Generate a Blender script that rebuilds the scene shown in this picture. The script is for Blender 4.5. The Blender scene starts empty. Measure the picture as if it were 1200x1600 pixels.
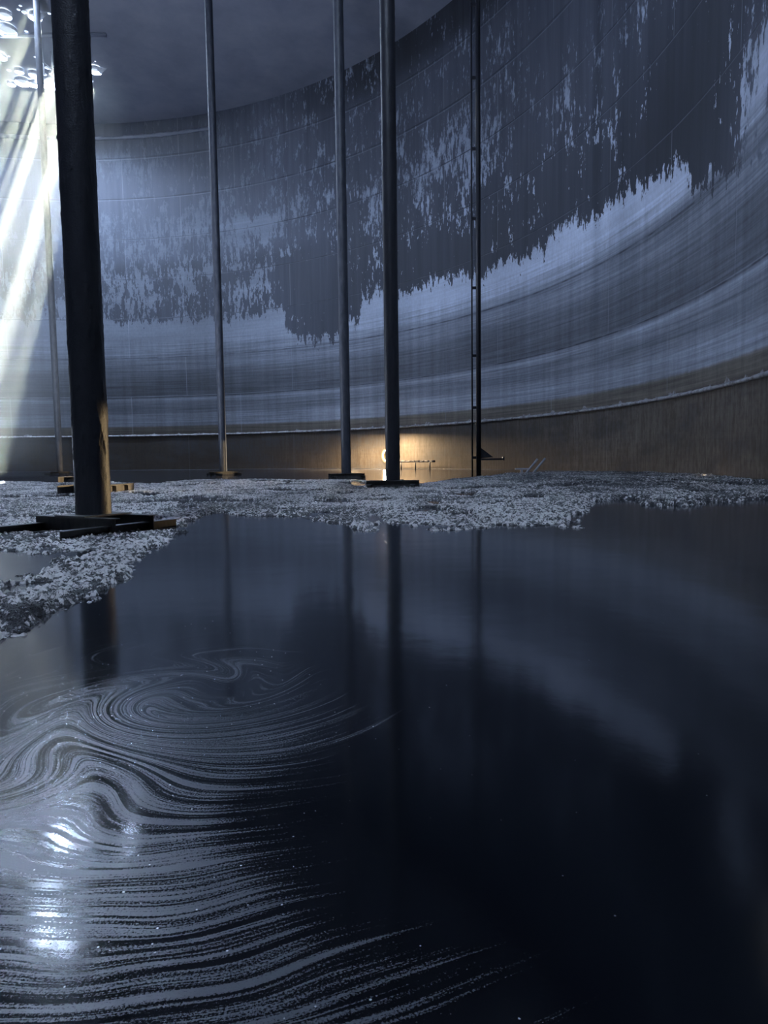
import bpy, bmesh, math, random
import numpy as np
from mathutils import Vector, Matrix
random.seed(7)
scene = bpy.context.scene
COL = scene.collection
PI = math.pi
# ------------------------------------------------------------------ the place
F, PITCH, ROLL, CAM_H = 1070.0, 0.0794, -0.0132, 0.70      # lens and tilt of the phone held in the manway
R, CX, CY = 29.9, -20.54, 20.83                             # tank radius and centre
Z_RIM, SLOPE = 24.6, 1 / 16.0
COURSES = [2.56, 5.32, 8.15, 10.95, 13.75, 16.55, 19.4, 22.2]

def ray(x, y):
    u = (x - 600) / F; v = (y - 800) / F
    c, s = math.cos(ROLL), math.sin(ROLL)
    X = c * u + s * v; w = -s * u + c * v
    return np.array([X, math.cos(PITCH) - w * math.sin(PITCH), -math.sin(PITCH) - w * math.cos(PITCH)])
def on_floor(x, y, z=0.0):
    d = ray(x, y); return np.array([0, 0, CAM_H]) + d * ((z - CAM_H) / d[2])
def on_wall(x, y, r=R):
    d = ray(x, y); a = d[0]**2 + d[1]**2; b = -2 * (d[0] * CX + d[1] * CY); c = CX * CX + CY * CY - r * r
    return d * ((-b + math.sqrt(b * b - 4 * a * c)) / (2 * a)) + np.array([0, 0, CAM_H])
def wall_sz(x, y):
    P = on_wall(x, y); return R * math.atan2(P[1] - CY, P[0] - CX), P[2]
def roof_z(x, y):
    return Z_RIM + (R - math.hypot(x - CX, y - CY)) * SLOPE
def on_roof(x, y):
    d = ray(x, y); t = 30.0
    for _ in range(60):
        P = d * t + np.array([0, 0, CAM_H]); t = (roof_z(P[0], P[1]) - CAM_H) / d[2]
    return d * t + np.array([0, 0, CAM_H])
def at_depth(x, y, Y):
    d = ray(x, y); return d * (Y / d[1]) + np.array([0, 0, CAM_H])

# ------------------------------------------------------------------ numpy noise
def _h(ix, iy, seed):
    n = (ix.astype(np.int64) * 374761393 + iy.astype(np.int64) * 668265263 + seed * 974634777) & 0xFFFFFFFF
    n = ((n ^ (n >> 13)) * 1274126177) & 0xFFFFFFFF
    return ((n ^ (n >> 16)) & 0xFFFF) / 65535.0
def vnoise(x, y, seed=0):
    x0 = np.floor(x); y0 = np.floor(y); fx = x - x0; fy = y - y0
    fx = fx * fx * (3 - 2 * fx); fy = fy * fy * (3 - 2 * fy)
    a = _h(x0, y0, seed); b = _h(x0 + 1, y0, seed); c = _h(x0, y0 + 1, seed); d = _h(x0 + 1, y0 + 1, seed)
    return (a * (1 - fx) + b * fx) * (1 - fy) + (c * (1 - fx) + d * fx) * fy
def fbm(x, y, octs=4, seed=0, rough=.5):
    s = 0; a = 1; t = 0
    for k in range(octs):
        s = s + a * vnoise(x * 2**k + 17.3 * k, y * 2**k - 9.1 * k, seed + k); t += a; a *= rough
    return s / t
def worley(x, y, seed=0):
    x0 = np.floor(x); y0 = np.floor(y); best = np.full(x.shape, 9.0); bid = np.zeros(x.shape)
    for i in (-1, 0, 1):
        for j in (-1, 0, 1):
            px = x0 + i + _h(x0 + i, y0 + j, seed); py = y0 + j + _h(x0 + i, y0 + j, seed + 5)
            d = np.hypot(px - x, py - y); m = d < best
            best = np.where(m, d, best); bid = np.where(m, _h(x0 + i, y0 + j, seed + 11), bid)
    return best, bid
def sdf_poly(px, py, poly):
    """signed distance, positive inside"""
    d2 = np.full(px.shape, 1e9); inside = np.zeros(px.shape, bool)
    n = len(poly)
    for i in range(n):
        ax, ay = poly[i]; bx, by = poly[(i + 1) % n]
        ex, ey = bx - ax, by - ay
        t = np.clip(((px - ax) * ex + (py - ay) * ey) / (ex * ex + ey * ey + 1e-12), 0, 1)
        d2 = np.minimum(d2, (px - ax - t * ex)**2 + (py - ay - t * ey)**2)
        cr = ((ay > py) != (by > py)) & (px < ex * (py - ay) / (ey + 1e-12) + ax)
        inside ^= cr
    d = np.sqrt(d2)
    return np.where(inside, d, -d)
def sstep(a, b, x):
    t = np.clip((x - a) / (b - a), 0, 1); return t * t * (3 - 2 * t)

# ------------------------------------------------------------------ object helpers
def link(name, me, mat=None, parent=None):
    o = bpy.data.objects.new(name, me); COL.objects.link(o)
    if mat is not None and me is not None: me.materials.append(mat)
    if parent is not None: o.parent = parent
    return o
def tag(o, label=None, cat=None, group=None, kind=None):
    if label: o['label'] = label
    if cat: o['category'] = cat
    if group: o['group'] = group
    if kind: o['kind'] = kind
    return o
def empty(name, loc, rz=0):
    o = bpy.data.objects.new(name, None); COL.objects.link(o); o.location = loc; o.rotation_euler = (0, 0, rz); return o
def mesh_np(name, V, Fq, smooth=True):
    me = bpy.data.meshes.new(name)
    V = np.asarray(V, np.float32); Fq = np.asarray(Fq, np.int32)
    k = Fq.shape[1]
    me.vertices.add(len(V)); me.vertices.foreach_set('co', V.ravel())
    me.loops.add(Fq.size); me.loops.foreach_set('vertex_index', Fq.ravel())
    me.polygons.add(len(Fq)); me.polygons.foreach_set('loop_start', np.arange(0, Fq.size, k, dtype=np.int32))
    me.polygons.foreach_set('loop_total', np.full(len(Fq), k, np.int32))
    me.update(calc_edges=True); me.validate()
    if smooth: me.polygons.foreach_set('use_smooth', np.ones(len(me.polygons), bool))
    return me
def attr(me, name, a):
    at = me.attributes.new(name, 'FLOAT', 'POINT'); at.data.foreach_set('value', np.asarray(a, np.float32).ravel())
def grid_faces(nr, nc, wrap=False):
    i = np.arange(nr - 1)[:, None]; j = np.arange(nc if wrap else nc - 1)[None, :]
    j2 = (j + 1) % nc
    return np.stack([i * nc + j, i * nc + j2, (i + 1) * nc + j2, (i + 1) * nc + j], -1).reshape(-1, 4)
def from_bm(name, bm, mat, parent=None, smooth=False):
    me = bpy.data.meshes.new(name); bmesh.ops.recalc_face_normals(bm, faces=bm.faces); bm.to_mesh(me); bm.free()
    if smooth: me.polygons.foreach_set('use_smooth', np.ones(len(me.polygons), bool))
    return link(name, me, mat, parent)
def add_box(bm, c, s, rot=None):
    M = Matrix.Translation(Vector(c)) @ (rot.to_4x4() if rot is not None else Matrix.Identity(4)) @ Matrix.Diagonal((s[0], s[1], s[2], 1))
    return bmesh.ops.create_cube(bm, size=1, matrix=M)
def add_rod(bm, a, b, r, n=16, caps=True):
    a = Vector(a); b = Vector(b); d = b - a
    M = Matrix.Translation((a + b) / 2) @ d.to_track_quat('Z', 'Y').to_matrix().to_4x4()
    return bmesh.ops.create_cone(bm, cap_ends=caps, segments=n, radius1=r, radius2=r, depth=d.length, matrix=M)
def add_tube(bm, pts, r, n=10):
    for p, q in zip(pts[:-1], pts[1:]): add_rod(bm, p, q, r, n)
    for p in pts[1:-1]: bmesh.ops.create_uvsphere(bm, u_segments=n, v_segments=6, radius=r, matrix=Matrix.Translation(Vector(p)))
def add_profile(bm, prof, a, b):
    """extrude a YZ profile (y across, z up) from a to b"""
    a = Vector(a); b = Vector(b); d = (b - a).normalized(); side = Vector((-d.y, d.x, 0)).normalized()
    va = [bm.verts.new(a + side * y + Vector((0, 0, z))) for y, z in prof]
    vb = [bm.verts.new(b + side * y + Vector((0, 0, z))) for y, z in prof]
    n = len(prof)
    for i in range(n): bm.faces.new((va[i], va[(i + 1) % n], vb[(i + 1) % n], vb[i]))
    bm.faces.new(va[::-1]); bm.faces.new(vb)
def add_lathe(bm, prof, n=48, M=Matrix.Identity(4), closed=False):
    rings = []
    for r, z in prof:
        rings.append([bm.verts.new(M @ Vector((r * math.cos(2 * PI * k / n), r * math.sin(2 * PI * k / n), z))) for k in range(n)])
    m = len(rings)
    for i in range(m if closed else m - 1):
        A = rings[i]; B = rings[(i + 1) % m]
        for k in range(n): bm.faces.new((A[k], A[(k + 1) % n], B[(k + 1) % n], B[k]))
def i_profile(w, h, t=.008):
    return [(-w/2, 0), (w/2, 0), (w/2, t), (t/2, t), (t/2, h - t), (w/2, h - t), (w/2, h), (-w/2, h), (-w/2, h - t), (-t/2, h - t), (-t/2, t), (-w/2, t)]

# ------------------------------------------------------------------ node helpers
class NT:
    def __init__(s, name):
        s.m = bpy.data.materials.new(name); s.m.use_nodes = True; s.t = s.m.node_tree; s.t.nodes.clear()
        s.out = s.t.nodes.new('ShaderNodeOutputMaterial')
    def n(s, typ, **kw):
        nd = s.t.nodes.new(typ)
        for k, v in kw.items(): setattr(nd, k, v)
        return nd
    def put(s, sock, v):
        if isinstance(v, bpy.types.NodeSocket): s.t.links.new(v, sock)
        elif v is not None:
            if hasattr(sock, 'default_value'):
                try: sock.default_value = v
                except Exception: sock.default_value = (*v, 1)
    def math(s, op, a, b=None, c=None, clamp=False):
        nd = s.n('ShaderNodeMath', operation=op); nd.use_clamp = clamp
        s.put(nd.inputs[0], a); s.put(nd.inputs[1], b)
        if c is not None: s.put(nd.inputs[2], c)
        return nd.outputs[0]
    def attr(s, name):
        return s.n('ShaderNodeAttribute', attribute_name=name).outputs['Fac']
    def vec(s, x, y, z=0.0):
        nd = s.n('ShaderNodeCombineXYZ')
        for i, v in enumerate((x, y, z)): s.put(nd.inputs[i], v)
        return nd.outputs[0]
    def noise(s, v, scale=1, detail=4, rough=.5, dist=0.0):
        nd = s.n('ShaderNodeTexNoise'); s.put(nd.inputs['Vector'], v)
        nd.inputs['Scale'].default_value = scale; nd.inputs['Detail'].default_value = detail
        nd.inputs['Roughness'].default_value = rough; nd.inputs['Distortion'].default_value = dist
        return nd.outputs['Fac']
    def map(s, v, a, b, c=0.0, d=1.0, smooth=False):
        nd = s.n('ShaderNodeMapRange'); nd.interpolation_type = 'SMOOTHSTEP' if smooth else 'LINEAR'
        s.put(nd.inputs[0], v)
        for i, q in enumerate((a, b, c, d)): s.put(nd.inputs[1 + i], q)
        return nd.outputs[0]
    def mix(s, f, a, b, mode='MIX'):
        nd = s.n('ShaderNodeMix', data_type='RGBA', blend_type=mode)
        s.put(nd.inputs[0], f); s.put(nd.inputs[6], a if isinstance(a, bpy.types.NodeSocket) else (*a, 1)); s.put(nd.inputs[7], b if isinstance(b, bpy.types.NodeSocket) else (*b, 1))
        return nd.outputs[2]
    def mixf(s, f, a, b):
        nd = s.n('ShaderNodeMix', data_type='FLOAT'); s.put(nd.inputs[0], f); s.put(nd.inputs[2], a); s.put(nd.inputs[3], b); return nd.outputs[0]
    def scale(s, col, f):
        nd = s.n('ShaderNodeVectorMath', operation='SCALE'); s.put(nd.inputs[0], col); s.put(nd.inputs['Scale'], f); return nd.outputs[0]
    def ramp(s, f, stops, interp='LINEAR'):
        nd = s.n('ShaderNodeValToRGB'); s.put(nd.inputs[0], f); cr = nd.color_ramp; cr.interpolation = interp
        while len(cr.elements) < len(stops): cr.elements.new(.5)
        for e, (p, c) in zip(cr.elements, stops): e.position = p; e.color = (*c, 1)
        return nd.outputs[0]
    def bump(s, h, strength=.3, dist=.02, normal=None):
        nd = s.n('ShaderNodeBump'); nd.inputs['Strength'].default_value = strength; nd.inputs['Distance'].default_value = dist
        s.put(nd.inputs['Height'], h)
        if normal is not None: s.put(nd.inputs['Normal'], normal)
        return nd.outputs[0]
    def bsdf(s, base, rough, metal=0.0, normal=None, ior=1.5, spec=.5):
        nd = s.n('ShaderNodeBsdfPrincipled')
        s.put(nd.inputs['Base Color'], base if isinstance(base, bpy.types.NodeSocket) else (*base, 1))
        s.put(nd.inputs['Roughness'], rough); s.put(nd.inputs['Metallic'], metal); nd.inputs['IOR'].default_value = ior
        s.put(nd.inputs['Specular IOR Level'], spec)
        if normal is not None: s.put(nd.inputs['Normal'], normal)
        return nd.outputs[0]
    def done(s, sh): s.t.links.new(sh, s.out.inputs['Surface']); return s.m
    def obj(s): return s.n('ShaderNodeTexCoord').outputs['Object']

def mat_steel(name, c1, c2, rough=.55, metal=0.0, scale=9, bumpy=.4, spec=.5):
    t = NT(name); p = t.obj()
    sep = t.n('ShaderNodeSeparateXYZ'); t.put(sep.inputs[0], p)
    st = t.vec(sep.outputs[0], sep.outputs[1], t.math('MULTIPLY', sep.outputs[2], .3))
    n1 = t.noise(st, scale, 6, .6); n2 = t.noise(p, scale * 7, 4, .6)
    f = t.map(n1, .35, .65)
    c = t.mix(f, c1, c2)
    r = t.math('ADD', t.math('MULTIPLY', n2, .3), rough - .15)
    return t.done(t.bsdf(c, r, metal, t.bump(t.math('ADD', n2, n1), bumpy, .01), spec=spec))

M_POLE = mat_steel('tar_black_steel', (.016, .018, .025), (.028, .030, .038), .42)
M_POLE2 = mat_steel('stained_grey_steel', (.034, .039, .052), (.075, .082, .10), .46)
M_BASE = mat_steel('oily_base_steel', (.035, .034, .036), (.085, .080, .075), .4, bumpy=.25)
M_ROOF = mat_steel('roof_underside_steel', (.15, .165, .21), (.20, .215, .26), .7, scale=.5, bumpy=.1)
M_LIGHTSTEEL = mat_steel('pale_steel', (.30, .32, .36), (.45, .47, .50), .5)
M_RUST = mat_steel('rusty_manway_steel', (.22, .14, .08), (.38, .28, .18), .6)

# ------------------------------------------------------------------ wall
def make_wall():
    th_d = np.radians(np.arange(-24, 112.01, .28)); th_c = np.radians(np.arange(114, 335.9, 2.0))
    th = np.concatenate([th_d, th_c]); nz = 196
    zz = np.linspace(-.25, Z_RIM, nz)
    T, Z = np.meshgrid(th, zz); nc = len(th)
    V = np.stack([CX + R * np.cos(T), CY + R * np.sin(T), Z], -1).reshape(-1, 3)
    me = mesh_np('wall', V, grid_faces(nz, nc, True)[:, ::-1])
    s = (R * T).ravel(); z = Z.ravel()
    # photo directions of each wall point, only to lay the stains out where they are on the real wall
    X, Y, H = V[:, 0], V[:, 1], V[:, 2] - CAM_H
    fr = Y > 1.0
    # bottom edge of the dark residue (height on wall along s)
    edge = [(150, 497), (200, 505), (260, 503), (330, 498), (380, 492), (440, 478), (447, 515), (470, 528), (500, 528), (528, 524), (536, 510), (548, 503), (562, 498), (566, 470), (575, 462),
            (598, 458), (625, 455), (640, 449), (660, 446), (690, 432), (715, 424), (730, 420), (742, 430), (756, 430), (775, 418), (800, 408), (815, 402), (830, 396), (845, 398),
            (862, 372), (880, 362), (890, 350), (905, 345), (925, 338), (935, 345), (945, 325), (960, 312), (975, 305), (990, 295), (1010, 282), (1030, 272), (1050, 258), (1064, 245), (1072, 275), (1085, 300),
            (1092, 302), (1105, 290), (1120, 280), (1140, 262), (1165, 250), (1200, 228)]
    es = [wall_sz(*q) for q in edge]; es = sorted(es); sx = np.array([e[0] for e in es]); sz = np.array([e[1] for e in es])
    zb = np.interp(s, sx, sz)
    zb = zb + (fbm(s * .9, s * 0 + 3, 3, 4) - .5) * 1.2 * ((s > sx[-1]) | (s < sx[0]))
    d = z - zb
    d = d + .5 * (fbm(s * 3.2, s * 0 + 8, 2, 41) - .5)
    cov = np.clip(d / .75, -3, 1)
    # how solid the residue is above that edge
    def blob(x, y, rx, ry):     # blob at photo point, radii in metres on wall
        bs, bz = wall_sz(x, y); return np.exp(-((s - bs) / rx)**2 - ((z - bz) / ry)**2)
    solid = .50 + (fbm(s * .35, z * .5, 3, 21) - .5) * .9
    left = sstep(27, 34, s)                    # far side: thinner, broken residue
    solid = solid * (1 - left) + left * (.10 + (fbm(s * .5, z * .9, 3, 31) - .5) * .9)
    up = left * sstep(14.2, 15.4, z)
    solid = solid + up * .22
    solid += .75 * blob(490, 455, 3.2, 2.4) + .55 * blob(1060, 200, 2.6, 3.0) + .5 * blob(900, 300, 4.0, 1.0) + .4 * blob(700, 400, 4, 1.2)
    solid += .35 * blob(870, 60, 6, 4) + .35 * blob(640, 70, 5, 2)
    rt = blob(1185, 185, 1.1, 1.9)
    solid -= .75 * rt + .75 * blob(958, 210, .5, 1.0) + .6 * blob(965, 130, .4, .8) + .5 * blob(680, 260, 3.5, 1.6) + .5 * blob(585, 330, 1.2, 2.0) + .6 * blob(830, 345, 1.6, .5)
    solid -= .5 * blob(590, 405, 1.0, 1.0) + .5 * blob(640, 425, 1.6, .35) + .6 * blob(395, 350, 4, .8) + .5 * blob(275, 355, 3, 1.0) + .4 * blob(890, 170, 2.5, 2.5) + .4 * blob(760, 230, 3, 3)
    cov = np.where(d > 0, np.minimum(cov, np.clip(solid, -1, 1.1)), cov)
    attr(me, 'cov', cov)
    # smears: paint brightness by height, thinner where old residue was wiped
    zk = [-.3, 2.5, 2.6, 3.15, 3.2, 3.9, 4.3, 4.95, 5.08, 5.2, 5.32, 5.5, 6.2, 7.0, 7.4, 7.8, 8.1, 8.25, 8.7, 9.2, 10.5, 13, 15, 17, 20, 22.5, 24.4]
    tk = [.50, .50, .62, .62, .78, .80, .48, .55, .86, .62, .36, .32, .34, .42, .60, .66, .62, .70, .85, 1.0, 1.0, .85, .85, .85, .80, .78, .75]
    tone = np.interp(z, zk, tk)
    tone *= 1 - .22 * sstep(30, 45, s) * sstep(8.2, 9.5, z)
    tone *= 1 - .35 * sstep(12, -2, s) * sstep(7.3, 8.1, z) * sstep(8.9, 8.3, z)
    tone *= 1 + .50 * sstep(29, 18, s) * sstep(8.1, 8.7, z) * sstep(17, 13, z) * sstep(-3.2, -1.0, s)  # strip lightened in the paint in place of a stronger key light
    tone *= 1 - .56 * sstep(27, 40, s)  # far side darkened in the paint to offset the strong opening lamps
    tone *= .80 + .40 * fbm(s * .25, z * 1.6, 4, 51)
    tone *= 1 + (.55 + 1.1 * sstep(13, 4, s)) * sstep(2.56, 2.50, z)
    attr(me, 'tone', tone)
    drk = .075 + .05 * left + .065 * up + .03 * sstep(11, 16, z) * (1 - left) * sstep(-2, 6, s) - .03 * blob(1060, 200, 4, 4)  # far-side residue paled, the veil of haze put into its colour
    drk = drk + .09 * rt
    drk = drk * (1 - .6 * sstep(21.5, 23.5, z) * sstep(36, 24, s))  # light fall-off under the roof painted as a darker top
    attr(me, 'dark', np.clip(drk * (1 - .54 * sstep(27, 40, s)), .02, 1))  # far-side residue darkened too, against the opening lamps
    attr(me, 's', s); attr(me, 'z', z)
    attr(me, 'soft', np.clip(.55 * sstep(12, 18, z) * (1 - left) * sstep(-3, 4, s) + .3 * up + .5 * rt, 0, 1))
    return me

def mat_wall():
    t = NT('tank_shell_paint')
    s = t.attr('s'); z = t.attr('z'); cov = t.attr('cov'); tone = t.attr('tone'); dk = t.attr('dark'); soft = t.attr('soft')
    big = t.noise(t.vec(t.math('MULTIPLY', s, .9), t.math('MULTIPLY', z, .42)), 1, 5, .6)
    drip = t.noise(t.vec(t.math('MULTIPLY', s, 4.6), t.math('MULTIPLY', z, 1.05)), 1, 5, .62, .4)
    fleck = t.noise(t.vec(t.math('MULTIPLY', s, 8), t.math('MULTIPLY', z, 4.5)), 1, 4, .6)
    m = t.math('ADD', t.math('ADD', t.math('MULTIPLY', big, .36), t.math('MULTIPLY', drip, .55)), t.math('MULTIPLY', fleck, .30))
    m = t.math('SUBTRACT', m, .605)
    q = t.math('ADD', t.math('MULTIPLY', cov, .16), m)
    k = t.mixf(soft, .010, .09)
    dark = t.map(q, t.math('MULTIPLY', k, -1.0), k, 0, 1, True)
    # painted plate
    smear = t.noise(t.vec(t.math('MULTIPLY', s, .16), t.math('MULTIPLY', z, 9.0)), 1, 5, .65, .2)
    runs = t.noise(t.vec(t.math('MULTIPLY', s, 2.2), t.math('MULTIPLY', z, .10)), 1, 5, .6)
    lowz = t.map(z, 8.8, 9.6, 1.0, .25, True)
    tn = t.math('MULTIPLY', tone, t.mixf(t.math('MULTIPLY', lowz, t.map(z, 2.5, 2.6, .25, 1)), 1.0, t.map(smear, .3, .7, .62, 1.35)))
    tn = t.math('MULTIPLY', tn, t.mixf(lowz, 1.0, t.map(runs, .25, .75, .74, 1.2)))
    tn = t.math('MULTIPLY', tn, t.map(fleck, .3, .7, .90, 1.08))
    hue = t.ramp(t.math('DIVIDE', t.math('ADD', z, t.math('MULTIPLY', t.math('SUBTRACT', drip, .5), .10)), 24.4),
                 [(0, (.108, .094, .082)), (2.5/24.4, (.104, .094, .086)), (2.58/24.4, (.24, .215, .185)), (3.14/24.4, (.25, .23, .20)), (3.20/24.4, (.40, .44, .52)), (1, (.39, .45, .56))])
    paint = t.scale(hue, tn)
    # pale crusted residue just over the first ledge
    wob = t.noise(t.vec(t.math('MULTIPLY', s, 1.1), 0.0), 1, 3, .6)
    pile = t.map(t.math('SUBTRACT', t.math('ADD', 2.50, t.map(wob, .45, .75, 0.02, .36)), z), 0, .04, 0, 1)
    pile = t.math('MULTIPLY', pile, t.map(z, 2.5, 2.54, 0, 1))
    pile = t.math('MULTIPLY', pile, t.map(fleck, .42, .52, .2, 1))
    paint = t.mix(t.math('MULTIPLY', pile, .8), paint, (.36, .37, .41))
    blot = t.noise(t.vec(t.math('MULTIPLY', s, .35), t.math('MULTIPLY', z, .9)), 1, 4, .6)
    paint = t.mix(t.math('MULTIPLY', t.map(z, 2.5, 2.55, 1, 0), t.map(blot, .42, .64, 0, .7, True)), paint, (.046, .050, .060))
    # wet streaks below the ledge
    wet = t.noise(t.vec(t.math('MULTIPLY', s, 7.0), t.math('MULTIPLY', z, .8)), 1, 5, .65)
    wl = t.math('MULTIPLY', t.map(z, 2.52, 2.6, 1, 0), t.map(t.math('ADD', t.math('MULTIPLY', wet, .6), t.math('MULTIPLY', fleck, .4)), .44, .58, 0, 1))
    paint = t.mix(t.math('MULTIPLY', wl, .72), paint, (.045, .036, .028))
    dcol = t.scale(t.vec(.82, .92, 1.18), t.math('MULTIPLY', dk, t.map(runs, .25, .75, .75, 1.25)))
    col = t.mix(t.math('MULTIPLY', dark, t.map(z, 7.5, 7.8, .0, 1)), paint, dcol)
    # weld seams
    seam = None
    for i, zc in enumerate(COURSES):
        wv = t.math('ADD', z, t.math('MULTIPLY', t.math('SUBTRACT', smear, .5), .03))
        a = t.math('ABSOLUTE', t.math('SUBTRACT', wv, zc)); a = t.map(a, .015, .05, 1, 0)
        seam = a if seam is None else t.math('MAXIMUM', seam, a)
    vs = t.n('ShaderNodeTexBrick'); vs.offset = .5
    t.put(vs.inputs['Vector'], t.vec(t.math('ADD', s, 2.5), t.math('SUBTRACT', z, 2.56)))
    vs.inputs['Scale'].default_value = 1; vs.inputs['Brick Width'].default_value = 8.6; vs.inputs['Row Height'].default_value = 2.79
    vs.inputs['Mortar Size'].default_value = .022; vs.inputs['Mortar Smooth'].default_value = .3
    vseam = vs.outputs['Fac']
    col = t.mix(t.math('MULTIPLY', t.math('MULTIPLY', vseam, .35), t.map(z, 2.6, 2.8, .3, 1)), col, (.30, .33, .39))
    sm = t.math('MULTIPLY', seam, t.map(t.noise(t.vec(t.math('MULTIPLY', s, .7), z), 1, 3, .6), .35, .6, .15, .8))
    col = t.mix(sm, col, (.03, .034, .045))
    rough = t.mixf(t.map(z, 2.5, 2.6), .62, .78)
    rough = t.math('SUBTRACT', rough, t.math('MULTIPLY', dark, .12))
    hgt = t.math('ADD', t.math('MULTIPLY', fleck, .5), t.math('MULTIPLY', seam, 1.2))
    hgt = t.math('SUBTRACT', hgt, t.math('MULTIPLY', dark, -.6))
    return t.done(t.bsdf(col, rough, 0, t.bump(hgt, .25, .03), spec=.25))
wall = link('wall_shell', make_wall(), mat_wall()); tag(wall, kind='structure')

# ledge rings
def ring(name, z, h, w, seed, mat, lump=.5, n=1500, t0=-24, t1=112):
    th = np.radians(np.linspace(t0, t1, n)); s = R * th
    k = .6 + lump * fbm(s * 2.2, s * 0 + seed, 5, seed, .65)
    prof = [(0, -h), (.8, -h * .9), (1, -.15 * h), (.8, .55 * h), (.35, h), (0, h * 1.15)]
    V = []
    for a, b in prof:
        rr = R - w * a * k + (.0 if a else .01)
        V.append(np.stack([CX + rr * np.cos(th), CY + rr * np.sin(th), z + b * k], -1))
    return tag(link(name, mesh_np(name, np.concatenate(V), grid_faces(len(prof), n)), mat), kind='structure')
def mat_residue():
    t = NT('pale_residue'); p = t.obj(); n = t.noise(p, 4, 6, .7)
    return t.done(t.bsdf(t.mix(t.map(n, .4, .62), (.42, .43, .47), (.16, .15, .15)), .6, 0, t.bump(n, .6, .04)))
ring('trim_1', 2.53, .05, .09, 3, mat_residue(), 1.2)
ring('trim_2', .010, .018, .05, 9, M_POLE2, .3)
ring('trim_3', 23.6, .10, .09, 14, M_ROOF, 1.3, 400, 72, 112)

# ------------------------------------------------------------------ roof with cut openings
HOLES = [  # photo x, y, radius (m)
    (7, 20, .36), (10, 44, .52), (55, 22, .34), (29, 15, .09), (32, 9, .08), (38, 19, .14), (77, 21, .09), (41, 49, .10), (2, 86, .30), (14, 88, .08), (55, 89, .08),
    (14, 110, .14), (30, 108, .26), (53, 113, .32), (35, 125, .44), (52, 128, .34), (18, 128, .24), (98, 127, .30), (112, 116, .26), (127, 110, .32), (74, 106, .16), (69, 116, .16), (82, 116, .16), (78, 131, .42), (149, 107, .36), (149, 96, .05),
    (-30, 60, .45), (-45, 115, .5), (-20, 20, .4), (-70, 70, .45), (-60, 135, .4), (63, 125, .22), (90, 120, .30), (106, 126, .28), (118, 123, .25), (122, 114, .2), (134, 119, .3), (140, 126, .22), (118, 70, .30), (104, 58, .28), (129, 84, .28), (112, 38, .30), (-12, -45, .40), (22, -70, .3), (60, -20, .16)]  # unseen openings behind the nearest column added to fill the shafts
EXTRA = [((5.5, 27.0), .14), ((-4.2, 2.5), .7)]     # openings out of the frame overhead (one glints in the oil)
hole_xyr = []
for x, y, r in HOLES:
    P = on_roof(x, y); hole_xyr.append((P[0], P[1], r))
for (x, y), r in EXTRA: hole_xyr.append((x, y, r))
def make_roof():
    n = 160; bm = bmesh.new()
    rr = [R + .05, 22, 14, 6, .6]
    for zo in (0, .03): pass
    add_lathe(bm, [(r, Z_RIM + (R - r) * SLOPE) for r in rr] + [(r, Z_RIM + (R - r) * SLOPE + .03) for r in rr[::-1]], n, Matrix.Translation((CX, CY, 0)), True)
    bmesh.ops.recalc_face_normals(bm, faces=bm.faces)
    me = bpy.data.meshes.new('ceiling'); bm.to_mesh(me); bm.free()
    roof = link('ceiling', me, M_ROOF)
    cb = bmesh.new()
    for x, y, r in hole_xyr:
        bmesh.ops.create_cone(cb, cap_ends=True, segments=28, radius1=r, radius2=r, depth=1.6, matrix=Matrix.Translation((x, y, roof_z(x, y))))
    # overlapping cutters are merged by the exact solver with self intersection on
    cm = bpy.data.meshes.new('cutter'); cb.to_mesh(cm); cb.free()
    cut = link('cutter', cm)
    md = roof.modifiers.new('b', 'BOOLEAN'); md.operation = 'DIFFERENCE'; md.solver = 'EXACT'; md.use_self = True; md.object = cut
    dg = bpy.context.evaluated_depsgraph_get(); ev = roof.evaluated_get(dg)
    nm = bpy.data.meshes.new_from_object(ev, depsgraph=dg)
    roof.modifiers.clear(); roof.data = nm
    bpy.data.objects.remove(cut); bpy.data.meshes.remove(cm)
    return roof
roof = make_roof(); tag(roof, kind='structure')

# ------------------------------------------------------------------ oil
def flow(x, y):
    """swirled coordinates of the film on the oil: radius-like v, along-like u"""
    def sw(x, y, cx, cy, a, r):
        dx, dy = x - cx, y - cy; g = a * np.exp(-(dx * dx + dy * dy) / (r * r)); c, s = np.cos(g), np.sin(g)
        return cx + c * dx - s * dy, cy + s * dx + c * dy
    x, y = sw(x, y, -.62, 2.02, 2.6, .26)
    x, y = sw(x, y, -.80, 1.52, -2.4, .22)
    x, y = sw(x, y, -1.02, 2.05, 1.8, .22)
    x, y = sw(x, y, -.28, 2.25, -1.6, .24)
    x = x + .05 * (fbm(x * 2.2, y * 2.2, 3, 61) - .5); y = y + .10 * (fbm(x * 2.0 + 5, y * 2.6, 3, 62) - .5)
    dx, dy = x + .46, y - 2.15
    rho = np.hypot(dx, dy); phi = np.arctan2(dy, dx)
    return phi, rho
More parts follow.
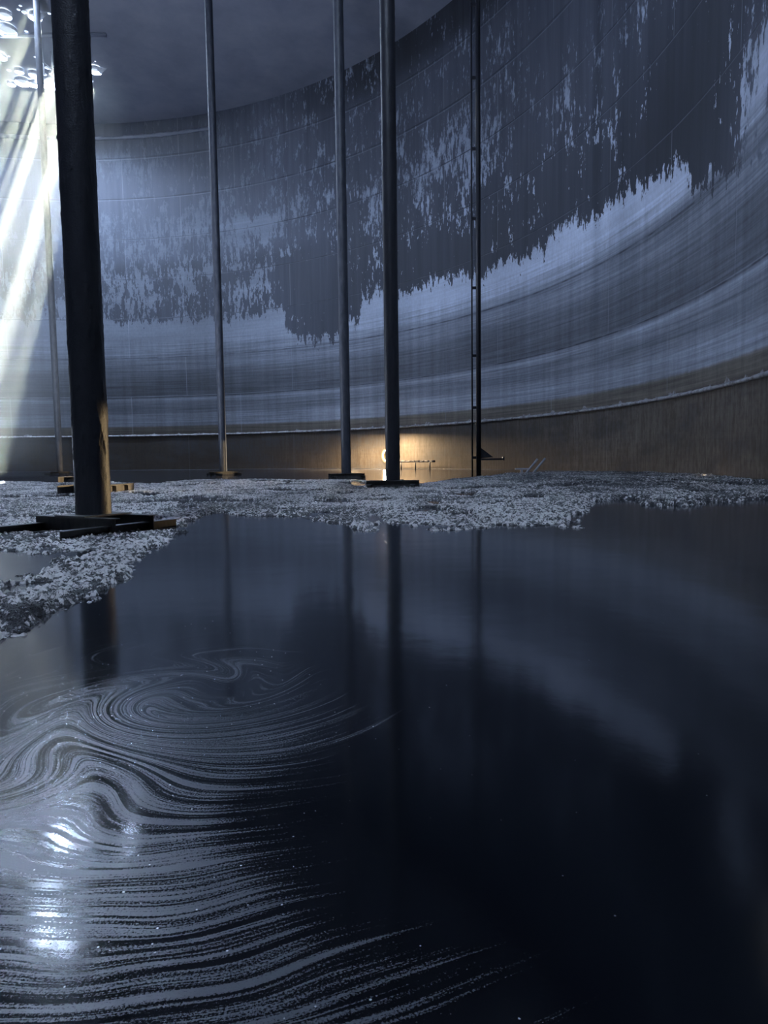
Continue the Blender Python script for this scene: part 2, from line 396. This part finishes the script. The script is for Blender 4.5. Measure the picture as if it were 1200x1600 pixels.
def make_oil():
    na, nr = 900, 420
    a0 = np.linspace(0, 2 * PI, na, endpoint=False)
    rmax = []
    for a in a0:
        d0, d1 = math.cos(a), math.sin(a); b = d0 * CX + d1 * CY; c = CX * CX + CY * CY - (R - .02)**2
        rmax.append(b + math.sqrt(b * b - c))
    rmax = np.array(rmax); k = np.linspace(0, 1, nr)[:, None]
    r0 = .25
    rr = r0 * (rmax[None, :] / r0) ** k
    X = rr * np.cos(a0)[None]; Y = rr * np.sin(a0)[None]
    X = np.concatenate([X.ravel(), [0]]); Y = np.concatenate([Y.ravel(), [0]])
    V = np.stack([X, Y, X * 0], -1)
    me = mesh_np('oil', V, grid_faces(nr, na, True))
    bm = bmesh.new(); bm.from_mesh(me); bm.verts.ensure_lookup_table(); c = bm.verts[len(X) - 1]
    for j in range(na): bm.faces.new((bm.verts[j], bm.verts[(j + 1) % na], c))
    for f in bm.faces: f.smooth = True
    bm.to_mesh(me); bm.free()
    phi, rho = flow(X, Y)
    attr(me, 'fu', np.cos(phi) * .9 * np.maximum(rho, .2)); attr(me, 'fw', np.sin(phi) * .9 * np.maximum(rho, .2)); attr(me, 'fv', rho)
    # where the dusty film floats
    film = .95 * np.exp(-((X + .72) / .52)**2 - ((Y - 1.25) / .62)**2) + .55 * np.exp(-((X + .55) / .45)**2 - ((Y - 2.0) / .55)**2) + .8 * np.exp(-((X + .35) / .42)**2 - ((Y - .95) / .22)**2)
    film +=   .30 * np.exp(-((X + .12) / .50)**2 - ((Y - .92) / .10)**2) + .32 * np.exp(-((X + .3) / .6)**2 - ((Y - .80) / .035)**2) + .22 * np.exp(-((X + .1) / .5)**2 - ((Y - 1.9) / .6)**2)
    film += .45 * np.exp(-((X + 1.0) / .5)**2 - ((Y - 2.6) / .8)**2) + .10 * sstep(6, 2, Y) * sstep(.6, -1.5, X)
    film *= .45 + 1.0 * fbm(X * 2.2, Y * 3.0, 3, 71)
    film += .6 * np.exp(-((X + .60) / .22)**2 - ((Y - 1.30) / .28)**2)
    attr(me, 'film', np.clip(film, 0, 1)); attr(me, 'far', sstep(1.5, 6.5, Y) * (.55 + .6 * fbm(X * .5, Y * .5, 3, 75)))  # 'far' lightens distant oil colour to make up for weak reflected light
    return me
def mat_oil():
    t = NT('black_oil'); p = t.obj()
    fu = t.attr('fu'); fw = t.attr('fw'); fv = t.attr('fv'); film = t.attr('film')
    v1 = t.vec(t.math('MULTIPLY', fu, 1.1), t.math('MULTIPLY', fw, 1.1), t.math('MULTIPLY', fv, 42))
    v2 = t.vec(t.math('MULTIPLY', fu, 2.0), t.math('MULTIPLY', fw, 2.0), t.math('MULTIPLY', fv, 125))
    s1 = t.noise(v1, 1, 3, .55); s2 = t.noise(v2, 1, 3, .6)
    fine = t.noise(p, 260, 3, .7)
    s3 = t.noise(t.vec(t.math('MULTIPLY', fu, 4.0), t.math('MULTIPLY', fw, 4.0), t.math('MULTIPLY', fv, 300)), 1, 2, .6)
    st = t.math('ADD', t.math('ADD', t.math('ADD', t.math('MULTIPLY', s1, .30), t.math('MULTIPLY', s2, .34)), t.math('MULTIPLY', fine, .30)), t.math('MULTIPLY', s3, .20))
    thr = t.mixf(film, .74, .535)
    m = t.map(st, t.math('SUBTRACT', thr, .02), t.math('ADD', thr, .06), 0, 1, True)
    m = t.math('MULTIPLY', m, t.map(film, .02, .5, 0, 1))
    vor = t.n('ShaderNodeTexVoronoi', feature='F1'); t.put(vor.inputs['Vector'], p); vor.inputs['Scale'].default_value = 34
    dot = t.math('MULTIPLY', t.map(vor.outputs['Distance'], .03, .075, 1, 0), t.math('GREATER_THAN', t.noise(p, 30, 1, .5), t.mixf(film, .64, .48)))
    wave = t.noise(p, 2.2, 2, .5); wav2 = t.noise(p, 14, 3, .55)
    nrm = t.bump(t.math('ADD', t.math('MULTIPLY', wave, 1.0), t.math('MULTIPLY', wav2, .10)),   .025, .06)
    far = t.attr('far')
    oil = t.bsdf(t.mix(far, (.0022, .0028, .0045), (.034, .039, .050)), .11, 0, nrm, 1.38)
    fn = t.bump(t.math('ADD', t.math('MULTIPLY', fine, .6), t.math('MULTIPLY', s3, .4)), .30, .0025, nrm)
    flm = t.bsdf((.072, .078, .088), .24, 0, fn, 1.5, .8)
    ds = t.bsdf((.5, .5, .52), .5, 0, None, 1.5)
    a = t.n('ShaderNodeMixShader'); t.put(a.inputs[0], m); t.put(a.inputs[1], oil); t.put(a.inputs[2], flm)
    b = t.n('ShaderNodeMixShader'); t.put(b.inputs[0], t.math('MULTIPLY', dot, .8)); t.put(b.inputs[1], a.outputs[0]); t.put(b.inputs[2], ds)
    return t.done(b.outputs[0])
oil = link('crude_oil', make_oil(), mat_oil())
tag(oil, 'mirror black pool of oil flooding the tank floor with pale swirling film', 'oil', kind='stuff')
fb = bmesh.new(); bmesh.ops.create_circle(fb, cap_ends=True, segments=160, radius=R, matrix=Matrix.Translation((CX, CY, -.2)))
floor = from_bm('floor', fb, M_BASE); tag(floor, kind='structure')

# ------------------------------------------------------------------ sludge crust
FRONT = [(0, 1000), (25, 990), (60, 976), (100, 955), (150, 926), (185, 906), (210, 886), (240, 860), (265, 842), (286, 828), (300, 817), (325, 804), (345, 801), (370, 804), (400, 808), (440, 808), (480, 807),
         (510, 819), (530, 821), (545, 826), (570, 833), (600, 823), (650, 828), (700, 832), (740, 826), (800, 823), (860, 822), (880, 825), (910, 826), (876, 817), (892, 811), (920, 795), (936, 783),
         (962, 780), (990, 781), (1010, 792), (1060, 794), (1090, 793), (1110, 782), (1140, 787), (1165, 783), (1180, 779), (1200, 780), (1300, 800)]
BACK = [(1300, 762), (1200, 754), (1150, 749), (1100, 743.5), (1000, 739), (900, 739), (820, 740.5), (770, 744), (700, 750), (660, 757), (560, 750), (480, 750), (400, 749), (300, 750), (230, 756), (150, 752), (100, 755), (0, 752), (-250, 752), (-520, 765), (-700, 840), (-500, 1000), (-200, 1090)]
poly = [tuple(on_floor(*q)[:2]) for q in FRONT + BACK]
pond = [tuple(on_floor(*q)[:2]) for q in [(-40, 862), (0, 860), (60, 862), (85, 876), (60, 892), (38, 902), (0, 911), (-40, 914)]]
pond2 = [tuple(on_floor(*q)[:2]) for q in [(40, 862), (90, 850), (102, 856), (75, 868), (50, 872)]]
def make_crust():
    ang = np.arange(-.90, .66, .0012); nr = 1350
    rad = 2.0 * (36 / 2.0) ** np.linspace(0, 1, nr)
    A, D = np.meshgrid(ang, rad)
    X = D * np.sin(A); Y = D * np.cos(A); shp = X.shape
    x, y = X.ravel(), Y.ravel()
    sd = sdf_poly(x, y, poly)
    sel = (sd > -.6) & (np.hypot(x - CX, y - CY) < R - .06)
    f = grid_faces(*shp); f = f[sel[f].all(1)]
    used = np.unique(f); remap = np.full(len(x), -1, np.int32); remap[used] = np.arange(len(used)); f = remap[f]
    x, y, sd = x[used], y[used], sd[used]
    sd = np.minimum(sd, -sdf_poly(x, y, pond)); sd = np.minimum(sd, -sdf_poly(x, y, pond2))
    dep = np.maximum(y, 2)
    sd = sd + (fbm(x * 2.5, y * 2.5, 4, 81, .6) - .5) * .5 * np.clip(dep / 7, .5, 1.3) + (fbm(x * 11, y * 11, 3, 82) - .5) * .22
    holes = fbm(x * 1.3, y * .8, 4, 83, .6)
    sd = np.minimum(sd, (.635 - holes) * 3.0 + .04)                # open patches of oil
    xa = x + .025 * (vnoise(x * 30, y * 30, 90) - .5); ya = y + .025 * (vnoise(x * 30 + 7, y * 30, 91) - .5)
    w1, i1 = worley(xa * 27, ya * 27, 84); w2, i2 = worley(xa * 55, ya * 55, 85)
    big = fbm(x * 1.6, y * 1.6, 4, 86, .55)
    lump = np.clip(1 - w1 * 1.3, 0, 1) * (.10 + .90 * i1**2) * .040 + np.clip(1 - w2 * 1.3, 0, 1) * (.2 + .8 * i2) * .016
    edge = sstep(-.03, .08, sd)
    right = sstep(1.2, 4.5, x)
    def at(px, py, r): q = on_floor(px, py); return np.exp(-((x - q[0])**2 + (y - q[1])**2) / r**2)
    mound = at(18, 965, .16) + .6 * at(115, 885, .14) + .5 * at(180, 902, .10)
    thick = .004 + .016 * sstep(.0, .6, sd) * big + .06 * right * sstep(-.02, .25, sd) + .03 * np.clip((big - .55) * 5, 0, 1) * (.4 + .6 * right) + .05 * mound
    z = edge * (thick + lump * (.45 + .7 * big) * (1 - .6 * np.clip(mound, 0, 1))) - .02 * (1 - edge)
    kf = (sd > -.06)[f].all(1); f = f[kf]
    used = np.unique(f); remap = np.full(len(x), -1, np.int32); remap[used] = np.arange(len(used))
    me = mesh_np('crust', np.stack([x, y, z], -1)[used], remap[f])
    dk = np.clip(mound, 0, 1) + .55 * sstep(.50, .66, fbm(x * 1.1, y * .6, 4, 87, .6)) + .35 * right
    attr(me, 'tint', (i1 * .55 + i2 * .45)[used]); attr(me, 'soot', np.clip(dk, 0, 1)[used])
    return me
def mat_crust():
    t = NT('sludge_crust'); p = t.obj(); ti = t.attr('tint'); so = t.attr('soot'); n = t.noise(p, 45, 4, .75); n2 = t.noise(p, 160, 3, .7)
    v = t.math('SUBTRACT', t.math('ADD', t.math('MULTIPLY', ti, .55), t.math('MULTIPLY', n, .7)), t.math('MULTIPLY', so, .16))
    c = t.mix(t.map(v, .60, .70), (.012, .012, .015), (.76, .73, .71))
    return t.done(t.bsdf(c, t.map(n2, .3, .7, .18, .42), 0, t.bump(t.math('ADD', n, t.math('MULTIPLY', n2, .6)), .8, .02), 1.5, .9))
crust = link('sludge_crust', make_crust(), mat_crust())
tag(crust, 'crumbly grey black sludge crust floating on the oil around the column bases', 'sludge', kind='stuff')

# ------------------------------------------------------------------ columns
PR = .168
def pole_mesh(h, rough=.003, nseg=40, dz=.12, seed=1):
    n = int(h / dz) + 1; zz = np.linspace(0, h, n); th = np.linspace(0, 2 * PI, nseg, endpoint=False)
    T, Z = np.meshgrid(th, zz)
    cu, sv = np.cos(T), np.sin(T)
    crust_ = np.clip(.5 * fbm(cu * 7 + 9, Z * 9.0 + sv * 7, 4, seed, .65) + .5 * fbm(sv * 7 + 4, Z * 7.0 - cu * 3, 4, seed + 1, .65) - .56, 0, 1) * .035
    rr = PR + 0 + crust_ * (rough / .003)
    seamj = np.zeros_like(Z)
    for zc in np.arange(6.1, h, 6.1): seamj += np.exp(-((Z - zc) / .03)**2) * .006
    rr = rr + seamj
    V = np.stack([rr * np.cos(T), rr * np.sin(T), Z], -1).reshape(-1, 3)
    return mesh_np('pole', V, grid_faces(n, nseg, True))
def column(x, y, yaw, label, mat, nseg=36, dz=.15, seed=1, rough=.003, tall=.092):
    root = empty('support_column', (x, y, 0), yaw)
    tag(root, label, 'column', 'columns holding up the tank roof', 'thing')
    h = roof_z(x, y) - .02 - .168
    p = link('pole', pole_mesh(h, rough, nseg, dz, seed), mat, root); p.location = (0, 0, .168)
    for s in (-1, 1):
        bm = bmesh.new(); add_profile(bm, i_profile(.10, tall), (s * .50, -.74, -.005), (s * .50, .62, -.005)); from_bm('base_beam', bm, M_BASE, root)
    for s in (-1, 1):
        bm = bmesh.new(); add_profile(bm, i_profile(.11, .165, .009), (-.60, s * .23, -.005), (.60, s * .23, -.005)); from_bm('cross_beam', bm, M_BASE, root)
    bm = bmesh.new(); add_box(bm, (0, 0, .164), (.46, .56, .014)); from_bm('base_plate', bm, M_BASE, root)
    return root
def yaw_of(x, y): return math.atan2(CY - y, CX - x) + PI + math.radians(6)
COLS = [(-2.94, 6.92, 'thick black column nearest the camera, standing in the sludge crust', M_POLE, 96, .02, .004),
        (-6.45, 15.5, 'column hidden behind the nearest column, only its yellow-lit base beams showing', M_POLE, 36, .15, .003),
        (-10.55, 24.2, 'far column fully behind the nearest column, one yellow-lit base beam peeking out on its left', M_POLE, 32, .2, .003),
        (-17.83, 37.84, 'faint far column left of the nearest one, close to the shell', M_POLE2, 36, .15, .003),
        (-7.25, 31.07, 'slim column standing alone in open oil between the nearest column and the middle pair', M_POLE2, 36, .12, .003),
        (-1.30, 24.0, 'left column of the middle pair, its base just behind the crust', M_POLE2, 40, .10, .004),
        (.22, 16.08, 'thicker right column of the middle pair, in front of the glowing manway', M_POLE, 48, .06, .004)]
for i, (x, y, lab, m, ns, dz, rg) in enumerate(COLS):
    yw = math.radians(-29.6) if i == 0 else (math.radians(-12) if i == 1 else math.radians(-12) if i == 2 else yaw_of(x, y))
    column(x, y, yw, lab, m, ns, dz, 11 + 7 * i, rg, .19 if i in (1, 2) else .092)

# ------------------------------------------------------------------ gauge pipe with thin conduit
def gauge_pipe():
    x, y = 3.68, 26.5; root = empty('gauge_pipe', (x, y, 0))
    tag(root, 'tall dark gauge pipe with thin conduit and rungs standing near the shell', 'pipe', kind='thing')
    h = roof_z(x, y) - .03
    bm = bmesh.new(); add_rod(bm, (0, 0, -.05), (0, 0, h), .095, 28); from_bm('main_pipe', bm, M_POLE, root, True)
    bm = bmesh.new(); add_rod(bm, (-.245, 0, -.05), (-.245, 0, h), .032, 16); from_bm('conduit', bm, M_POLE, root, True)
    for z in (.65, 2.56, 4.52, 7.05, 9.59, 12.11, 14.64, 17.2, 19.7, 22.2):
        bm = bmesh.new(); add_box(bm, (-.14, -.01, z), (.26, .06, .10)); from_bm('rung', bm, M_POLE, root)
    bm = bmesh.new()
    v = [bm.verts.new(q) for q in ((.09, -.012, .62), (.56, -.012, .66), (.09, -.012, 1.02), (.09, .012, .62), (.56, .012, .66), (.09, .012, 1.02))]
    for f in ((0, 1, 2), (5, 4, 3), (0, 3, 4, 1), (1, 4, 5, 2), (2, 5, 3, 0)): bm.faces.new([v[k] for k in f])
    from_bm('gusset', bm, M_POLE, root)
    bm = bmesh.new(); add_box(bm, (.52, 0, .58), (.92, .16, .07)); add_box(bm, (.95, 0, .60), (.06, .2, .14)); from_bm('bracket_arm', bm, M_POLE, root)
gauge_pipe()

# grab rails
for i, (a, b, lab) in enumerate((((825, 736), (840, 717), 'left one of two slanted grey steel rails leaning out of the crust by the shell'),
                                 ((836, 736), (852, 716), 'right one of two slanted grey steel rails leaning out of the crust by the shell'))):
    A = at_depth(*a, 24.0); B = at_depth(*b, 24.0); A[2] = .0; A[0] -= .14
    bm = bmesh.new(); add_rod(bm, A, B, .038, 14); o = from_bm('slanted_rail', bm, M_LIGHTSTEEL, None, True)
    tag(o, lab, 'rail', 'slanted rails by the shell')
A = at_depth(806, 733, 24.3); B = at_depth(824, 732, 24.3)
bm = bmesh.new(); add_box(bm, ((A + B) / 2), (.46, .12, .05)); add_box(bm, ((A[0] + B[0]) / 2, 24.3, A[2] / 2 - .02), (.08, .08, A[2])); o = from_bm('flat_bar', bm, M_LIGHTSTEEL)
tag(o, 'small flat steel bar lying left of the slanted rails', 'bar')

# manway with bright daylight behind the right middle column
def shell_manway(px, py, r, label):
    P = on_wall(px, py); n = Vector((CX - P[0], CY - P[1], 0)).normalized()
    root = empty('shell_manway', P, math.atan2(n.y, n.x)); tag(root, label, 'manway', kind='thing')
    Mx = Matrix.Rotation(PI / 2, 4, 'Y')
    bm = bmesh.new(); add_lathe(bm, [(r, -.02), (r, .16), (r + .10, .16), (r + .10, .12), (r + .03, .12), (r + .03, -.02)], 40, Mx, True); from_bm('neck', bm, M_RUST, root, False)
    bm = bmesh.new(); add_tube(bm, [(.2, .62, -.35), (.2, .62, .36), (.26, .36, .36)], .03); add_tube(bm, [(.2, .42, -.42), (.2, .52, -.3), (.2, .42, -.18)], .03); from_bm('davit_arm', bm, M_LIGHTSTEEL, root, True)
    return root, P, n
mw, MP, MN = shell_manway(607, 712, .34, 'round shell manway with bright daylight, mostly hidden by right middle column')
def wall_pipe():
    a = on_wall(612, 722, R - .5); b = on_wall(679, 722.5, R - .5); z = .45
    bm = bmesh.new(); root = empty('wall_pipe', (0, 0, 0)); tag(root, 'dark horizontal pipe low on the shell right of the manway', 'pipe', kind='thing')
    n = 9; aa = math.atan2(a[1] - CY, a[0] - CX); ab = math.atan2(b[1] - CY, b[0] - CX)
    pts = [(CX + (R - .5) * math.cos(aa + (ab - aa) * k / n), CY + (R - .5) * math.sin(aa + (ab - aa) * k / n), z) for k in range(n + 1)]
    add_tube(bm, pts, .06, 14); from_bm('pipe_run', bm, M_POLE, root, True)
    for k in (2, 5, 8):
        bm = bmesh.new(); add_rod(bm, (pts[k][0], pts[k][1], -.05), (pts[k][0], pts[k][1], z), .04, 10); from_bm('pipe_support', bm, M_POLE, root, True)
wall_pipe()
P2 = on_wall(1128, 744); 

# ------------------------------------------------------------------ roof fittings
names = {0: 'round roof opening at the top left corner, upper of the bright pair', 1: 'wide round roof opening at the left edge, lower of the bright pair', 2: 'round roof opening with lit collar plate left of the nearest column top',
         8: 'roof opening cut by the left picture edge above the big cluster', 14: 'largest glaring roof opening in the cluster left of the nearest column', 12: 'roof opening on the upper left of the glaring cluster', 13: 'roof opening on the upper right of the glaring cluster',
         15: 'roof opening merging with the right side of the largest glaring one', 16: 'roof opening merging with the left side of the largest glaring one',
         23: 'glaring roof opening right beside the nearest column, below three small ones', 24: 'single glaring roof opening just right of the nearest column'}
for i, (x, y, r) in enumerate(hole_xyr):
    if i not in names: continue
    z = roof_z(x, y); root = empty('roof_opening', (x, y, z)); tag(root, names[i], 'opening', 'round openings in the tank roof', 'thing')
    bm = bmesh.new(); add_lathe(bm, [(r + .004, -.02), (r + .03, -.02), (r + .03, -.20), (r + .004, -.20)], 36, closed=True); from_bm('collar', bm, M_LIGHTSTEEL, root)
    if i in (2, 24):
        bm = bmesh.new(); v = [bm.verts.new(q) for q in ((r * .3, -r - .06, -.10), (r + .42, -r * .5, -.10), (r * 1.0, -r * .4, -.42), (r * .3, -r - .03, -.10), (r + .42, -r * .5 + .03, -.10), (r * 1.0, -r * .4 + .03, -.42))]
        for f in ((0, 1, 2), (5, 4, 3), (0, 3, 4, 1), (1, 4, 5, 2), (2, 5, 3, 0)): bm.faces.new([v[k] for k in f])
        from_bm('stiffener_plate', bm, M_LIGHTSTEEL, root)
# hanging frame by the opening beside the near column
H0 = on_roof(66, 82); H1 = on_roof(84, 88)
root = empty('hanging_frame', H0); tag(root, 'thin pale hanging frame of two rods and a diagonal beside the nearest column top', 'frame', kind='thing')
z0 = at_depth(68, 116, H0[1])[2] - H0[2]
dx = H1[0] - H0[0]; dy = 0
zt = roof_z(H0[0], H0[1]) - H0[2]
for a, b, nm in (((0, 0, zt), (.06, 0, z0), 'hanger_rod'), ((dx, 0, zt + .0), (dx + .06, 0, z0), 'hanger_rod'), ((.03, 0, zt - .55), (dx + .06, 0, z0 + .2), 'diagonal_rod')):
    bm = bmesh.new(); add_rod(bm, a, b, .035, 10); from_bm(nm, bm, M_LIGHTSTEEL, root, True)
# girder under the roof between column tops
G0 = on_roof(-140, 54); G1 = on_roof(166, 52)
gz = -.30
bm = bmesh.new(); a = Vector((G0[0], G0[1], min(roof_z(G0[0], G0[1]), roof_z(G1[0], G1[1])) - .25)); b = Vector((G1[0], G1[1], a.z)); add_profile(bm, i_profile(.16, .24, .014), a, b)
o = from_bm('roof_girder', bm, M_ROOF); tag(o, 'pale steel girder under the roof behind the nearest column top', 'girder', kind='thing')
# ------------------------------------------------------------------ daylight shafts through the openings
SUN = Vector(ray(331, -620)).normalized()
def haze():
    q = [(-26.5, 35.0), (-14.8, 35.0), (-14.8, 43.6), (-26.5, 43.6)]
    zt, zb = 23.0, .25
    bm = bmesh.new(); top = []; bot = []
    for x, y in q:
        top.append(bm.verts.new((x, y, zt))); t = (zt - zb) / SUN.z; bot.append(bm.verts.new((x - SUN.x * t, y - SUN.y * t, zb)))
    bm.faces.new(top); bm.faces.new(bot[::-1])
    for i in range(4): bm.faces.new((top[i], bot[i], bot[(i + 1) % 4], top[(i + 1) % 4]))
    m = bpy.data.materials.new('dusty_haze'); m.use_nodes = True; nt = m.node_tree; nt.nodes.clear()
    out = nt.nodes.new('ShaderNodeOutputMaterial'); vs = nt.nodes.new('ShaderNodeVolumeScatter'); vs.inputs['Color'].default_value = (.97, 1, .93, 1); vs.inputs['Density'].default_value = HAZE_D; vs.inputs['Anisotropy'].default_value = .0
    nt.links.new(vs.outputs[0], out.inputs['Volume'])
    o = from_bm('haze', bm, m); tag(o, 'thin dusty haze under the roof openings lit into pale slanting shafts', 'haze', kind='stuff')
    return o
HAZE_D = .009
haze()

# ------------------------------------------------------------------ lights
def lamp(name, typ, loc, energy, color, **kw):
    l = bpy.data.lights.new(name, typ); l.energy = energy; l.color = color
    for k, v in kw.items(): setattr(l, k, v)
    o = bpy.data.objects.new(name, l); COL.objects.link(o); o.location = loc; return o
def aim(o, d): o.rotation_euler = Vector(d).to_track_quat('-Z', 'Y').to_euler()
L_HOLE = 45.0
RAD = {14: 2900.0, 24: 800.0, 23: 260.0, 42: 550.0, 43: 450.0, 1: 150.0, 2: 250.0, 15: 300.0}
BLUE = (.57, .72, 1.0)
for i, (x, y, r) in enumerate(hole_xyr):
    o = lamp('roof_daylight', 'AREA', (x, y, roof_z(x, y) + .05), (900.0 if i == len(hole_xyr) - 1 else RAD.get(i, L_HOLE)) * PI * PI * r * r, BLUE, shape='DISK', size=2 * r)
sun = lamp('sun', 'SUN', (0, 0, 40), 980.0, (.97, 1.0, .88), angle=math.radians(.5)); aim(sun, -SUN)
# daylight in the manway with added lamps for the warm wall patch
o = lamp('manway_daylight', 'AREA', Vector(MP) + MN * .10, 420, (1, .86, .68), shape='DISK', size=.66); aim(o, MN)
for wx, wy, we in ((.27, 40.2, 900), (-1.93, 41.2, 1300)):      # unseen warm lamps added to light the wall by the manway
    wk = lamp('warm_wall_fill', 'AREA', Vector((wx, wy, 2.1)), we, (1, .70, .38), shape='DISK', size=.3); aim(wk, (0, .05, -1))
tl = SUN * (23.0 / SUN.z); pb_ = lamp('sun_bounce_fill', 'AREA', (-19.8 - tl.x, 41.6 - tl.y, .35), 5600, (.60, .72, 1.0), shape='DISK', size=3.0); aim(pb_, (0, 0, 1)); print('PATCH', pb_.location)  # added upward lamp standing in for sunlight bounced off the floor
n2 = Vector((CX - P2[0], CY - P2[1], 0)).normalized()
lamp('low_warm_fill', 'POINT', Vector((P2[0], P2[1], .22)) + n2 * .45, 1.5, (1, .75, .45), shadow_soft_size=.06)  # warm lamp added at the wall foot for the glow there
def beam(a, b, e, deg):      # unseen warm spots added to light base beams and column edges
    l = lamp('warm_spot_fill', 'SPOT', Vector(a), e, (1, .72, .38), spot_size=math.radians(deg), spot_blend=.4, shadow_soft_size=.08); aim(l, Vector(b) - Vector(a))
LA, LB = (8.0, 13.5, .7), (8.75, 19.4, .6)
beam(LA, (-5.9, 15.3, .10), 32000, 5.5)
beam(LA, (-10.6, 23.8, .10), 60000, 4.5)
beam(LB, (-2.94, 6.92, .55), 4500, 5.0)
beam(LB, (-7.25, 31.07, .75), 9000, 5.0)

# ------------------------------------------------------------------ camera, world
cam = bpy.data.cameras.new('camera'); co = bpy.data.objects.new('camera', cam); COL.objects.link(co)
c, s = math.cos(ROLL), math.sin(ROLL); sp_, cp = math.sin(PITCH), math.cos(PITCH)
right = Vector((c, s * sp_, s * cp)); up = Vector((-s, c * sp_, c * cp)); back = Vector((0, -cp, sp_))
M = Matrix((right, up, back)).transposed().to_4x4(); M.translation = Vector((0, 0, CAM_H)); co.matrix_world = M
cam.sensor_fit = 'VERTICAL'; cam.sensor_height = 36; cam.lens = F / 1600 * 36; cam.clip_start = .02; cam.clip_end = 300
scene.camera = co
w = bpy.data.worlds.new('world'); scene.world = w; w.use_nodes = True
w.node_tree.nodes['Background'].inputs[0].default_value = (.7, .82, 1, 1); w.node_tree.nodes['Background'].inputs[1].default_value = 1.0
scene.view_settings.view_transform = 'Standard'; scene.view_settings.look = 'None'; scene.view_settings.gamma = 1; scene.view_settings.exposure = 0.0
scene.view_settings.use_curve_mapping = False
cy = scene.cycles
cy.use_denoising = True; cy.denoiser = 'OPENIMAGEDENOISE'
cy.max_bounces = 8; cy.diffuse_bounces = 4; cy.glossy_bounces = 4; cy.volume_bounces = 0; cy.transmission_bounces = 2
cy.sample_clamp_indirect = 6.0; cy.caustics_reflective = False; cy.caustics_refractive = False
